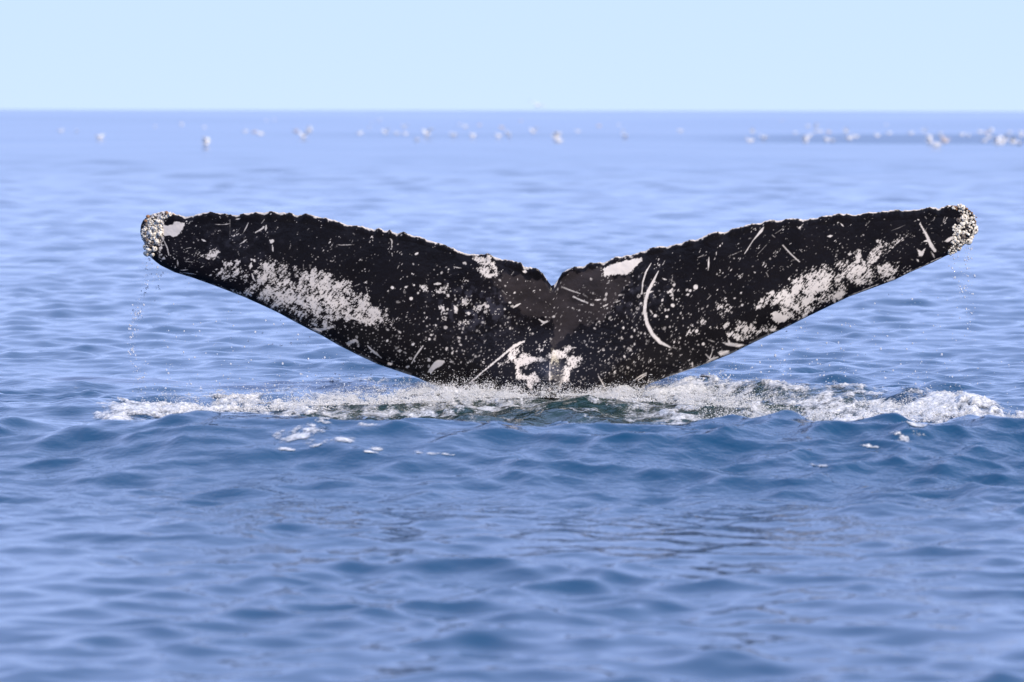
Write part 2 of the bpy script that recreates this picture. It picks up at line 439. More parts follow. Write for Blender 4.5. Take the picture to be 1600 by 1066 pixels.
def mid_depth(px, py):
    x = (px - 860) / 290.0
    z = (612 - py) / 290.0
    return D0 - 0.22 * z + 0.050 * x * x + 0.10 * np.maximum(-z, 0)

def pigment(px, py, v, toppy, edge_px):
    n_hi = fbm(px * 0.42, py * 0.42, 11, 3, 0.65)
    ca, sa = math.cos(-0.7), math.sin(-0.7)
    u = px * ca - py * sa; w = px * sa + py * ca
    n_st = fbm(w * 0.15, u * 0.50, 12, 4, 0.78)            # slightly streaky
    n_lo = fbm(px * 0.03, py * 0.03, 13, 3)
    n_md = fbm(px * 0.11, py * 0.11, 14, 3)
    white = np.zeros_like(px)
    def patch(poly, soft=14.0, bias=0.0, shade=1.0, noise=None):
        nonlocal white
        nn = n_st if noise is None else noise
        sd = poly_sd(px, py, poly)
        m = (nn - 0.5) * 2.6 + (n_hi - 0.5) * 1.7 + np.clip(sd / soft, -1.3, 0.09) + bias * 0.7 - 0.02 + (n_md - 0.5) * 1.5
        white = np.maximum(white, sstep(-0.12, 0.30, m) * shade * (0.80 + 0.30 * n_lo))
    def solid(poly, rag=2.0, shade=1.0):
        nonlocal white
        sd = poly_sd(px, py, poly) + (n_hi - 0.5) * rag * 2
        white = np.maximum(white, sstep(-0.5, 0.7, sd) * shade)
    def line(pts, rag=0.6, shade=1.0, gaps=0.0):
        nonlocal white
        pts = [tuple(p_) for p_ in pts]
        if len(pts) == 2 and math.hypot(pts[0][0] - pts[1][0], pts[0][1] - pts[1][1]) > 3:
            a_, b_ = pts; mid = tuple((p_ + q_) / 2 for p_, q_ in zip(a_, b_))
            pts = [(a_[0], a_[1], a_[2] * 0.3), (mid[0] + 0.3, mid[1] + 0.3, mid[2]), (b_[0], b_[1], b_[2] * 0.3)]
        sd = stroke(px, py, pts) - 0.12 + (n_hi - 0.5) * rag * 2 - gaps * np.clip(n_md - 0.5, 0, 1) * 10
        white = np.maximum(white, sstep(-0.45, 0.55, sd) * shade)
    # --- left fluke patches
    patch([(408,425),(420,413),(440,420),(455,428),(490,427),(510,432),(535,445),(550,460),(572,470),(590,486),(602,500),(585,505),(558,500),(535,498),(510,497),(480,492),(450,480),(425,478),(410,465),(403,445)], 16, 0.10, 0.86)
    patch([(470,492),(505,500),(530,510),(520,515),(490,508),(470,500)], 10, -0.25, 0.8)
    patch([(342,428),(352,418),(368,414),(381,417),(378,425),(362,434),(352,436)], 7, 0.0, 0.9)
    patch([(348,410),(372,408),(372,413),(352,416)], 5, -0.1, 0.85)
    patch([(376,432),(386,425),(388,436),(382,442)], 6, -0.15, 0.8)
    patch([(322,398),(334,390),(342,394),(336,402),(326,405)], 5, 0.0, 0.95)
    patch([(302,398),(312,392),(318,400),(308,405)], 5, -0.2, 0.9)
    patch([(384,452),(398,448),(402,455),(392,461),(384,458)], 5, 0.1, 0.85)
    patch([(402,460),(412,466),(414,472),(404,466)], 4, 0, 0.8)
    patch([(360,452),(376,455),(378,460),(364,457)], 4, 0, 0.7)
    solid(z1([(250,255),(262,240),(290,250),(325,240),(345,215),(375,222),(415,228),(412,250),(390,290),(360,322),(325,332),(310,318),(270,322),(246,300)]), 1.2, 0.93)
    # left tip, white among the barnacles
    patch([(234,336),(262,332),(276,334),(262,338),(254,345),(252,372),(240,386),(236,402),(226,392),(221,362)], 6, 0.15, 0.95)
    patch(z1([(200,380),(240,370),(235,440),(260,490),(235,490),(210,440)]), 4, 0.0, 0.9)
    # --- right fluke
    patch(z4([(400,565),(460,530),(530,515),(575,535),(585,585),(520,650),(470,700),(420,740),(350,770),(300,730),(245,695),(330,630)]), 13, 0.32, 1.0)
    patch(z4([(290,690),(420,740),(480,700),(560,690),(500,750),(420,800),(330,820),(260,790)]), 12, -0.12, 0.95)
    solid(z4([(190,800),(235,782),(265,810),(300,815),(290,850),(240,865),(200,840)]), 3, 0.95)
    patch(z4([(70,740),(150,700),(250,690),(240,740),(150,760),(60,770)]), 8, -0.15, 0.9)
    patch(z4([(20,890),(110,880),(220,880),(230,900),(190,915),(100,920),(20,910)]), 8, -0.2, 0.9)
    solid(z4([(180,905),(225,888),(222,905),(195,918)]), 1.5, 0.9)
    patch(z4([(640,490),(700,460),(760,425),(800,470),(880,535),(860,580),(770,605),(700,570),(640,540)]), 12, 0.10, 0.9)
    solid(z4([(735,460),(775,430),(775,465),(740,475)]), 2, 0.9)
    patch(z4([(860,410),(890,345),(925,365),(915,405),(880,425)]), 6, 0.35, 0.93)
    patch(z4([(885,320),(910,318),(905,340),(885,335)]), 3, 0.2, 0.9)
    patch(z4([(880,495),(950,470),(1015,520),(990,550),(920,545)]), 10, 0.10, 0.9)
    patch(z4([(550,695),(640,640),(668,665),(600,715)]), 7, 0.15, 0.9)
    patch(z4([(830,430),(880,400),(870,460),(830,470)]), 6, 0.0, 0.9)
    patch(z4([(930,340),(1010,320),(1090,270),(1130,280),(1060,320),(960,360)]), 7, -0.30, 0.85)
    patch(z4([(600,560),(650,540),(680,640),(620,650)]), 9, -0.25, 0.85)
    patch(z4([(700,410),(760,385),(800,390),(740,420)]), 5, -0.15, 0.85)
    patch(z4([(930,590),(1000,560),(1100,515),(1110,525),(1010,575),(950,600)]), 3, 0.1, 0.85)
    line(z4([(700,685,2),(800,645,4),(900,605,3)]), 0.8, 0.8, 0.4)
    line(z4([(1110,520,2),(1180,490,3),(1250,455,3),(1310,430,2)]), 0.8, 0.8, 0.5)
    solid(z4([(1150,375),(1175,390),(1205,370),(1195,400),(1180,425),(1165,420)]), 1.5, 0.9)
    line(z4([(1145,440,4),(1160,460,7)]), 0.6, 0.9)
    line(z4([(1168,210,4),(1210,280,8),(1240,350,12),(1268,388,9)]), 0.8, 0.9)
    line(z4([(1240,390,3),(1265,435,6)]), 0.6, 0.8)
    line(z4([(1195,325,4),(1225,318,10),(1225,330,5)]), 0.6, 0.9)
    solid(z4([(1325,325),(1350,305),(1385,290),(1380,310),(1350,332)]), 1.2, 0.9)
    line(z4([(265,350,3),(320,410,4),(375,460,3)]), 0.1, 1.0)
    line(z4([(15,405,3),(70,320,3),(125,255,10),(140,232,3)]), 0.3, 0.9)
    line(z4([(100,410,1.5),(160,345,2)]), 0.3, 0.6); line(z4([(215,275,2),(285,225,2)]), 0.3, 0.6)
    line(z4([(645,205,4),(665,228,5)]), 0.3, 1); line(z4([(980,255,1.5),(1070,218,1.5)]), 0.2, 0.5)
    line(z4([(1265,165,2),(1255,190,2)]), 0.2, 0.8); line(z4([(1330,165,3),(1318,200,1)]), 0.2, 0.7)
    line(z4([(1155,182,4),(1160,185,4)]), 0.2, 0.9)
    line(z4([(560,292,9),(592,288,9)]), 0.3, 0.97); line(z4([(370,240,6),(385,225,8)]), 0.6, 0.9)
    line(z4([(335,580,5),(342,590,4)]), 0.2, 0.8); line(z4([(75,525,5),(88,533,4)]), 0.3, 0.9)
    patch(z4([(200,400),(225,395),(215,425),(200,425)]), 4, -0.2, 0.9)
    patch(z4([(120,470),(155,455),(150,485),(125,488)]), 4, -0.25, 0.7)
    patch(z4([(160,665),(205,655),(215,685),(175,688)]), 4, 0.3, 0.95)
    # --- right inner fluke
    solid(z3([(485,470),(540,440),(600,425),(640,410),(700,400),(760,388),(768,415),(720,450),(700,480),(660,515),(600,512),(540,516),(490,528)]), 2.2, 0.97)
    line(z3([(886,488,3),(850,560,9),(812,635,12),(793,700,12),(785,780,12),(803,870,13),(842,950,13),(900,1010,13),(972,1046,5)]), 0.35, 1.0)
    line(z3([(780,650,8),(850,635,7)]), 0.6, 0.97); line(z3([(972,1046,2),(1030,1050,2)]), 0.2, 0.8)
    line(z3([(833,430,3),(795,495,6),(772,570,5.5),(765,648,4)]), 0.25, 0.97)
    line(z3([(908,452,3),(935,410,3)]), 0.4, 0.9, 0.3); line(z3([(1257,385,1.5),(1255,430,7),(1253,480,2)]), 0.1, 1)
    line(z3([(175,602,3),(240,628,4),(312,652,3)]), 0.3, 0.9); line(z3([(262,674,5),(315,700,5),(368,720,4)]), 0.5, 1.0)
    line(z3([(420,700,7),(465,695,6)]), 0.4, 1); line(z3([(395,735,5),(412,738,4)]), 0.3, 1)
    line(z3([(485,745,6),(515,730,6)]), 0.5, 1); line(z3([(550,720,3),(605,705,5)]), 0.6, 0.9)
    line(z3([(1160,603,17),(1160,606,17)]), 0.2, 1.0)
    line(z3([(1110,632,9),(1128,627,11)]), 0.4, 1.0); line(z3([(1090,662,9),(1112,655,10)]), 0.4, 1.0)
    line(z3([(915,540,6),(945,550,6)]), 0.4, 1.0)
    line(z3([(990,738,13),(997,742,10)]), 0.5, 1.0); line(z3([(863,815,11),(866,815,11)]), 0.4, 1.0)
    line(z3([(948,821,9),(950,822,9)]), 0.4, 1.0); line(z3([(820,768,3),(845,800,6)]), 0.4, 1.0)
    line(z3([(1168,925,12),(1166,930,12)]), 0.4, 0.9)
    patch(z3([(960,640),(990,620),(990,655),(1030,690),(985,690)]), 5, 0.0, 0.97)
    patch(z3([(1320,740),(1380,700),(1430,760),(1370,815),(1330,790)]), 8, -0.22, 0.9)
    patch(z3([(1400,940),(1480,870),(1560,900),(1560,960),(1480,990),(1400,960)]), 9, -0.15, 0.9)
    patch(z3([(1090,900),(1140,880),(1150,930),(1100,950)]), 6, -0.25, 0.85)
    patch(z3([(1200,840),(1235,835),(1230,870),(1200,870)]), 5, -0.2, 0.8)
    patch(z3([(1360,880),(1400,870),(1400,910),(1370,910)]), 5, -0.25, 0.8)
    solid(z3([(1350,1010),(1400,1015),(1395,980),(1415,1012),(1480,1020),(1520,1030),(1480,1045),(1400,1035)]), 0.8, 0.93)
    line(z3([(1250,990,3),(1300,1005,3)]), 0.3, 0.8)
    line(z3([(1400,380,2),(1500,335,2)]), 0.4, 0.7); line(z3([(1522,358,2),(1560,295,4)]), 0.3, 0.9)
    line(z3([(1215,1022,11),(1217,1022,11)]), 0.4, 1)
    # bottom right along the leading edge
    solid(z7([(755,425),(790,412),(840,415),(835,440),(780,455)]), 1.2, 0.9)
    line(z7([(675,500,5),(720,475,10),(760,462,5)]), 0.6, 0.9); line(z7([(670,440,3),(700,470,6),(715,430,3),(722,385,2)]), 0.3, 0.9)
    line(z7([(375,612,4),(470,580,6),(560,552,8),(620,525,4)]), 0.7, 0.85); line(z7([(575,505,4),(572,545,5)]), 0.4, 0.9)
    line(z7([(245,655,8),(252,620,3)]), 0.4, 0.9); line(z7([(370,590,4),(350,612,6)]), 0.4, 0.9)
    line(z7([(155,625,4),(190,600,6),(235,577,5),(230,592,4),(175,630,5)]), 0.5, 0.9)
    line(z7([(690,335,3),(740,350,3)]), 0.3, 0.8)
    # --- centre splashes at the root
    rootA = z6([(305,380),(330,350),(380,345),(450,355),(510,370),(540,380),(500,400),(430,410),(380,420),(350,450),(340,495),(380,510),(420,500),(440,480),(470,500),(480,530),(440,545),(420,580),(405,575),(395,525),(330,525),(310,490)])
    rootB = z6([(545,375),(575,330),(590,300),(640,315),(660,285),(700,278),(715,305),(690,335),(700,355),(745,372),(795,380),(765,420),(735,445),(715,480),(695,540),(650,545),(630,600),(600,560),(560,530),(510,520),(520,500),(570,490),(640,510),(670,455),(690,430),(690,400),(665,372),(620,370),(590,392),(555,395)])
    n_hi0 = n_hi; n_hi = n_hi + (n_md - 0.5) * 1.1; solid(rootA, 5.5, 0.92); solid(rootB, 5.5, 0.92); n_hi = n_hi0; white = white * (1 - 0.85 * sstep(0.60, 0.70, n_hi) * (np.abs(px - 858) < 70) * (py > 530))
    patch(z6([(480,575),(520,560),(575,590),(575,610),(530,600)]), 4, 0.2, 0.95)
    patch(z6([(465,295),(480,275),(505,300),(480,318)]), 5, 0.1, 0.95)
    line(z6([(-60,585,5),(0,532,7),(110,440,8),(230,340,9),(300,285,12),(372,250,8)]), 1.3, 0.95, 0.25)
    patch(z6([(190,430),(255,385),(270,330),(330,300),(335,330),(290,390),(230,420)]), 7, 0.15, 0.97)
    line(z6([(480,90,4),(515,115,9),(540,105,6)]), 0.6, 0.9); line(z6([(490,138,3),(515,115,6)]), 0.4, 0.9); line(z6([(520,75,3),(535,68,5)]), 0.4, 0.9)
    line(z6([(915,505,3),(945,555,4),(970,598,4)]), 0.2, 0.95); line(z6([(700,297,4),(755,297,3)]), 0.5, 0.9)
    line(z6([(560,410,5),(562,470,5),(560,520,4)]), 0.8, 0.95, 0.1)
    stk = sstep(1.25, 0.7, np.hypot((px - 861) / 19, (py - 584) / 30)) * (1 - 0.9 * sstep(1.6, 0.6, np.abs(px - 859.5 + (n_md - 0.5) * 3)))
    white = white * (1 - 0.93 * stk)
    # --- left inner fluke
    patch(z2([(1035,400),(1060,388),(1100,402),(1150,382),(1168,430),(1190,455),(1190,470),(1160,475),(1212,495),(1190,525),(1140,530),(1095,500),(1075,470),(1115,450),(1085,420)]), 5, 0.30, 0.97)
    solid(z2([(1120,515),(1150,505),(1188,505),(1185,525),(1150,530)]), 1, 0.97)
    solid(z2([(1390,490),(1410,478),(1435,490),(1410,505)]), 1.5, 1.0)
    line(z2([(885,455,3),(940,465,4)]), 0.2, 0.97); line(z2([(745,583,4),(770,580,9),(792,580,4)]), 0.4, 0.95)
    line(z2([(610,362,8),(622,356,7)]), 0.3, 1); line(z2([(436,608,11),(439,610,11)]), 0.4, 1)
    line(z2([(525,608,7),(548,598,8)]), 0.6, 0.95); line(z2([(574,688,12),(577,690,12)]), 0.6, 1)
    line(z2([(596,590,7),(597,591,7)]), 0.3, 1)
    solid(z2([(885,735),(915,755),(918,785),(900,790),(890,765)]), 1, 1.0)
    solid(z2([(975,795),(995,780),(1015,795),(1000,812)]), 1.2, 1.0)
    patch(z2([(650,600),(690,600),(690,630),(665,625)]), 4, -0.1, 0.9)
    patch(z2([(735,645),(790,620),(840,590),(860,640),(850,670),(820,660),(800,640),(750,660)]), 5, 0.0, 0.95)
    patch(z2([(935,555),(960,540),(990,560),(960,570)]), 4, 0.0, 0.9)
    patch(z2([(930,680),(1000,700),(1020,750),(960,740)]), 6, -0.15, 0.9)
    patch(z2([(780,750),(815,750),(815,790),(790,790)]), 4, 0.0, 0.9)
    patch(z2([(795,830),(830,820),(830,850),(800,850)]), 4, 0.0, 0.9)
    patch(z2([(920,860),(960,845),(1000,860),(980,880)]), 5, -0.1, 0.9)
    patch(z2([(1040,760),(1100,730),(1150,750),(1080,780)]), 5, -0.15, 0.9)
    line(z2([(35,295,3),(158,293,3)]), 0.4, 0.75); line(z2([(138,280,2),(148,255,2)]), 0.3, 0.7)
    line(z2([(433,265,5),(433,300,6),(436,375,4)]), 1.2, 0.6, 0.3)
    line(z2([(1325,755,4),(1350,740,8),(1378,725,3)]), 0.3, 1.0); line(z2([(1328,650,7),(1338,640,8)]), 0.4, 1); line(z2([(1297,718,7),(1302,718,7)]), 0.3, 1); line(z2([(1262,765,7),(1263,768,7)]), 0.4, 1)
    # --- left fluke marks near the leading edge
    solid(z5([(882,575),(905,535),(930,500),(960,480),(1005,484),(1008,500),(985,525),(945,545),(910,575)]), 0.8, 0.88)
    line(z5([(765,510,3),(795,455,5),(830,405,6),(850,378,4)]), 0.2, 0.88)
    line(z5([(440,375,3),(480,415,9),(545,467,3)]), 0.8, 0.75)
    solid(z5([(20,248),(90,250),(140,245),(190,225),(200,240),(150,258),(90,275),(55,270)]), 0.8, 0.78)
    patch(z5([(290,360),(340,340),(345,360),(300,372)]), 4, 0.1, 0.75); patch(z5([(355,345),(375,355),(382,390),(368,385)]), 3, 0.2, 0.75)
    line(z1([(540,348,6),(570,362,8)]), 0.4, 0.97); line(z1([(822,382,3),(870,350,6)]), 0.4, 0.97)
    line(z1([(847,298,3),(885,222,5)]), 0.2, 0.9); line(z1([(1010,285,8),(1014,245,8)]), 0.6, 0.85); line(z1([(935,298,4),(985,270,6),(995,258,7)]), 0.6, 0.85)
    line(z1([(1052,365,12),(1062,360,11)]), 0.6, 0.9); line(z1([(1060,390,4),(1063,442,7)]), 0.8, 0.85)
    line(z1([(640,237,3),(690,240,3)]), 0.4, 0.8); line(z1([(690,240,2),(748,232,5)]), 0.3, 0.8); line(z1([(748,200,1.5),(749,330,1)]), 0.2, 0.6)
    line(z1([(790,200,5),(825,195,5)]), 0.3, 0.9); line(z1([(455,215,3),(443,240,2)]), 0.2, 0.8); line(z1([(770,325,1.2),(825,262,1.2)]), 0.1, 0.5)
    line(z1([(265,360,3),(288,410,4),(300,465,3)]), 0.2, 0.9); line(z1([(362,500,6),(365,545,7)]), 0.4, 0.6)
    line(z1([(415,508,2),(490,515,2)]), 0.3, 0.8); line(z1([(380,575,3),(440,570,5)]), 0.5, 0.8); line(z1([(400,590,3),(500,605,3)]), 0.6, 0.7)
    line(z1([(900,490,10),(915,500,6)]), 0.6, 0.95); line(z1([(925,500,8),(930,510,6)]), 0.4, 0.9)
    line(z1([(895,565,10),(905,520,13)]), 0.8, 0.9); line(z1([(910,600,4),(920,635,6),(935,655,4)]), 0.4, 0.9)
    line(z1([(595,615,6),(615,605,6)]), 0.4, 0.8); line(z1([(640,570,6),(655,565,5)]), 0.5, 0.85)
    line(z1([(1005,530,3),(1080,535,3)]), 0.5, 0.8)
    line(z1([(1535,388,3),(1597,390,3)]), 0.3, 0.8)
    # --- scattered round scars and specks
    r2 = np.random.default_rng(5)
    def spots(n, cx, cy, sx, sy, r0, r1, ring=0.15, sh=(0.28, 1.0)):
        nonlocal white
        for _ in range(n):
            x0 = cx + r2.normal() * sx; y0 = cy + r2.normal() * sy
            r = r0 + (r1 - r0) * r2.random() ** 4.5
            sel = np.nonzero((np.abs(px - x0) < r + 3) & (np.abs(py - y0) < r + 3))[0]
            if len(sel) == 0: continue
            el = 0.7 + 0.6 * r2.random(); rt = r2.random() * 3.1
            dx, dy = px[sel] - x0, py[sel] - y0
            uu = (dx * math.cos(rt) + dy * math.sin(rt)) * el; vv = (-dx * math.sin(rt) + dy * math.cos(rt)) / el
            d = r - np.hypot(uu, vv) + (n_hi[sel] - 0.5) * min(3.2, r * 1.9)
            w = sstep(-0.6, 0.9, d) * (sh[0] + (sh[1] - sh[0]) * r2.random())
            if r2.random() < ring and r > 1.5: w = w * (1 - 0.85 * sstep(0.9, 1.7, d))
            white[sel] = np.maximum(white[sel], w)
    spots(120, 735, 485, 50, 36, 0.5, 2.8)
    spots(230, 700, 530, 85, 34, 0.4, 2.4, 0.3)
    spots(130, 990, 470, 40, 28, 0.6, 3.0)
    spots(230, 960, 530, 70, 30, 0.5, 2.2, 0.3)
    spots(160, 1090, 520, 60, 32, 0.5, 2.0)
    spots(300, 960, 580, 90, 18, 0.35, 1.1)
    spots(220, 820, 560, 110, 30, 0.35, 1.3)
    spots(150, 560, 520, 60, 22, 0.4, 1.8)
    spots(180, 470, 470, 80, 40, 0.35, 1.2)
    spots(60, 540, 400, 90, 25, 0.3, 0.9)
    spots(200, 1270, 430, 90, 40, 0.35, 1.3)
    spots(70, 1380, 380, 60, 20, 0.35, 1.1)
    spots(60, 290, 385, 25, 25, 0.35, 1.2)
    spots(70, 620, 560, 40, 15, 0.5, 2.4, 0.5)
    spots(40, 900, 470, 50, 25, 0.4, 1.2)
    # short random scratches
    for _ in range(70):
        x0 = r2.uniform(280, 1480); y0 = np.interp(x0, TOP[:, 0], TOP[:, 1]) + r2.uniform(5, 110)
        aa = r2.choice([2.3, 0.9, 0.2, 1.5]) + r2.normal() * 0.25; ln = 2 + 9 * r2.random() ** 2
        p0 = (x0, y0, 0.25); p1 = (x0 + math.cos(aa) * ln, y0 - math.sin(aa) * ln, 0.35)
        sel = np.nonzero((np.abs(px - x0) < ln + 3) & (np.abs(py - y0) < ln + 3))[0]
        if len(sel):
            white[sel] = np.maximum(white[sel], sstep(-0.45, 0.55, stroke(px[sel], py[sel], [p0, p1])) * r2.uniform(0.4, 0.9))
    # --- worn white along the notched trailing edge, in the dips between the knobs
    sm = np.convolve(np.pad(np.interp(np.arange(180, 1560), TOP[:, 0], TOP[:, 1]), 14, mode='edge'), np.ones(29) / 29, 'valid')
    dip = np.interp(px, TOP[:, 0], TOP[:, 1]) - np.interp(px, np.arange(180, 1560), sm)
    rimn = fbm(px * 0.13, py * 0.2, 31, 3, 0.6)
    wid = np.clip(1.8 + dip * 0.8 + (rimn - 0.5) * 6, 0.0, 5.5)
    rim = sstep(-0.6, 0.8, wid - edge_px) * (0.55 + 0.45 * n_hi)
    rim = rim * (np.abs(px - 860) > 6)
    white = np.maximum(white, rim * 1.0)
    # leading edge thin pale wear
    lead = sstep(0.0, 0.03, 0.025 - v) * (n_md > 0.55) * 0.5
    white = np.maximum(white, lead * (py < 605))
    # --- colours
    base = np.empty((len(px), 3)); base[:] = (0.0060, 0.0050, 0.0060)
    base *= (0.75 + 0.7 * n_lo)[:, None]
    mott = sstep(0.45, 0.75, n_md) * (np.exp(-((px - 745) / 60) ** 2 - ((py - 480) / 40) ** 2) + 0.8 * np.exp(-((px - 985) / 50) ** 2 - ((py - 455) / 35) ** 2) + 0.35 * np.exp(-((px - 370) / 90) ** 2 - ((py - 385) / 30) ** 2))
    base += mott[:, None] * np.array([0.030, 0.030, 0.040])
    grey = [(750,428),(772,431),(784,427),(803,431),(815,426),(826,443),(838,437),(850,430),(858,445),(862,450),(880,430),(900,424),(940,414),(945,432),(985,432),(985,442),(972,450),(965,465),(950,490),(945,505),(930,506),(918,510),(905,503),(897,515),(885,528),(875,534),(868,545),(860,545),(864,520),(869,505),(861,499),(853,503),(845,495),(836,492),(828,497),(815,488),(803,480),(790,468),(782,452),(770,442)]
    gsd = poly_sd(px, py, grey) + (n_md - 0.5) * 15 + (n_hi - 0.5) * 4
    g = sstep(-2.0, 2.5, gsd)
    fade = 0.45 + 1.1 * fbm(px * 0.035, py * 0.06, 44, 4)
    base = base * (1 - g)[:, None] + (np.array([0.026, 0.021, 0.0215]) * fade[:, None]) * g[:, None]
    keel_sheen = np.exp(-((px - 862) / 22) ** 2 - ((py - 577) / 12) ** 2)  # bluish wet reflection on the keel, painted into the skin colour
    base += keel_sheen[:, None] * np.array([0.030, 0.034, 0.050])
    tint = 0.55 + 0.12 * n_md
    wc = np.stack([tint * 1.07, tint * 0.985, tint * 0.90], 1)
    col = base * (1 - white)[:, None] + wc * white[:, None]
    gloss = 0.22 * (1 - white) * (1 - g) + 0.40 * white + 0.36 * g * (1 - white)
    return col, gloss

def build_tail():
    # columns: dense along x, denser at the tips
    xs = np.concatenate([219 + 14 * (np.linspace(0, 1, 26) ** 2)[1:], np.linspace(233, 1511.8, 1216)[1:-1], 1525.8 - 14 * (np.linspace(1, 0, 26) ** 2)[:-1]])
    T = np.interp(xs, TOP[:, 0], TOP[:, 1]); B = np.interp(xs, BOT[:, 0], BOT[:, 1])
    # fine irregular notching of the trailing edge
    T = T + (fbm(xs * 0.22, xs * 0, 81, 2) - 0.5) * 3.0 * (np.abs(xs - 861) > 8)
    nf, nb, ne = 196, 26, 6
    Bv = np.minimum(B, 628.0)
    # front rows from the bottom (underwater part coarse) to the top
    under = np.linspace(0, 1, 14)
    s = np.linspace(0, 1, nf)
    cols_py = []
    for t, bv, b in zip(T, Bv, B):
        lo = b + (bv - b) * under[:-1] if b > bv + 0.01 else np.linspace(b, b - (b - t) * 0.02, 14)[:-1]
        st = lo[-1] + (bv - lo[-1]) if b > bv + 0.01 else b - (b - t) * 0.02
        cols_py.append(np.concatenate([lo, st + (t - st) * s]))
    PYF = np.array(cols_py)                                  # nu x nfront
    PX = np.repeat(xs[:, None], PYF.shape[1], 1)
    VF = (B[:, None] - PYF) / np.maximum(B - T, 0.01)[:, None]
    def smooth(a, n=61): return np.convolve(np.pad(a, n // 2, mode='edge'), np.ones(n) / n, 'valid')
    Ts, Bs = smooth(smooth(T)), smooth(smooth(B, 21), 21)
    def vs_(py_): return np.clip((Bs[:, None] - py_) / np.maximum(Bs - Ts, 0.01)[:, None], 0.0, 1.0)
    def rim_(py_):                                              # rounded rims following the real outline
        a = np.clip((py_ - T[:, None]) / 13.0, 0, 1); b = np.clip((B[:, None] - py_) / 7.0, 0, 1)
        return (1 - (1 - a) ** 2) ** 0.6 * np.sqrt(1 - (1 - b) ** 2)
    sb = np.linspace(1, 0, nb + 2)[1:-1]
    sb = 0.5 - 0.5 * np.cos(np.pi * sb)
    PYB = B[:, None] + (T - B)[:, None] * sb[None, :]
    VB = np.repeat(sb[None, :], len(xs), 0)
    PXB = np.repeat(xs[:, None], nb, 1)
    dF = mid_depth(PX, PYF) - half_thick(PX, PYF, np.maximum(vs_(PYF), 0.04)) * rim_(PYF) + 0.010 * (fbm(PX * 0.02, PYF * 0.02, 91, 3) - 0.5)
    dB = mid_depth(PXB, PYB) + half_thick(PXB, PYB, np.maximum(vs_(PYB), 0.04)) * rim_(PYB)
    # small scallop: knobs on the trailing edge swell toward the viewer
    sm = np.convolve(np.pad(T, 20, mode='edge'), np.ones(41) / 41, 'valid')
    knob = np.clip((sm - T), -3, 4)[:, None] * np.exp(-((PYF - T[:, None]) / 7.0) ** 2)
    dF = dF - 0.0030 * knob * rim_(PYF)
    PXa = np.concatenate([PX, PXB], 1); PYa = np.concatenate([PYF, PYB], 1); Da = np.concatenate([dF, dB], 1); Va = np.concatenate([VF, VB], 1)
    nu, nr = PXa.shape
    P = at(PXa.ravel(), PYa.ravel(), Da.ravel())
    idx = np.arange(nu * nr).reshape(nu, nr)
    nxt = np.roll(idx, -1, 1)
    Q = np.stack([idx[:-1], idx[1:], nxt[1:], nxt[:-1]], -1).reshape(-1, 4)
    V = P
    me = mesh_from("humpback_whale", V, Q, 4, [m_skin])
    px, py, v = PXa.ravel(), PYa.ravel(), Va.ravel()
    tp = np.repeat(T[:, None], nr, 1).ravel()
    edge = py - tp
    col, gl = pigment(px, py, v, tp, edge)
    cattr(me, "pigment", col); fattr(me, "gloss", gl)
    o = link("humpback_whale", me, label="black humpback whale lifting its white-scarred, barnacle-tipped tail flukes above the foaming water", category="whale")
    return o
whale = build_tail()

# ---- barnacles on both tips, each a part of the whale
def barnacle_mesh(name, mats, tall, seed, seg=10):
    r = np.random.default_rng(seed)
    prof = [(0.95, -0.3), (1.03, 0.05), (0.98, 0.38 * tall), (0.74, 0.70 * tall), (0.38, 0.88 * tall), (0.24, 0.80 * tall), (0.16, 0.55 * tall)]
    V = []; Fq = []
    for i, (rr, zz) in enumerate(prof):
        for j in range(seg):
            a = 2 * math.pi * j / seg
            k = rr * (1 + (0.05 if j % 2 else -0.05) * (i < 4)) * (1 + 0.13 * r.normal() * (i < 5))
            V.append((k * math.cos(a), k * math.sin(a), zz * (1 + 0.10 * r.normal())))
    for i in range(len(prof) - 1):
        for j in range(seg):
            Fq.append((i * seg + j, i * seg + (j + 1) % seg, (i + 1) * seg + (j + 1) % seg, (i + 1) * seg + j))
    me = bpy.data.meshes.new(name)
    last = (len(prof) - 1) * seg
    me.from_pydata(V, [], Fq + [tuple(last + j for j in range(seg))])
    for m in mats: me.materials.append(m)
    for i, p_ in enumerate(me.polygons):
        p_.use_smooth = i < 3 * seg
        p_.material_index = 1 if i >= 5 * seg else 0
    return me
shells = [barnacle_mesh("barnacle", [m_shell, m_hole], t, s) for t, s in ((0.95, 1), (1.15, 2), (0.8, 3), (1.0, 4), (1.1, 21), (0.7, 22), (0.9, 23))]
rusty = [barnacle_mesh("rusty_barnacle", [m_rust, m_hole], t, s, 7) for t, s in ((1.3, 5), (1.8, 6))]
darkb = [barnacle_mesh("dark_barnacle", [m_dark, m_hole], t, s, 7) for t, s in ((1.0, 8),)]

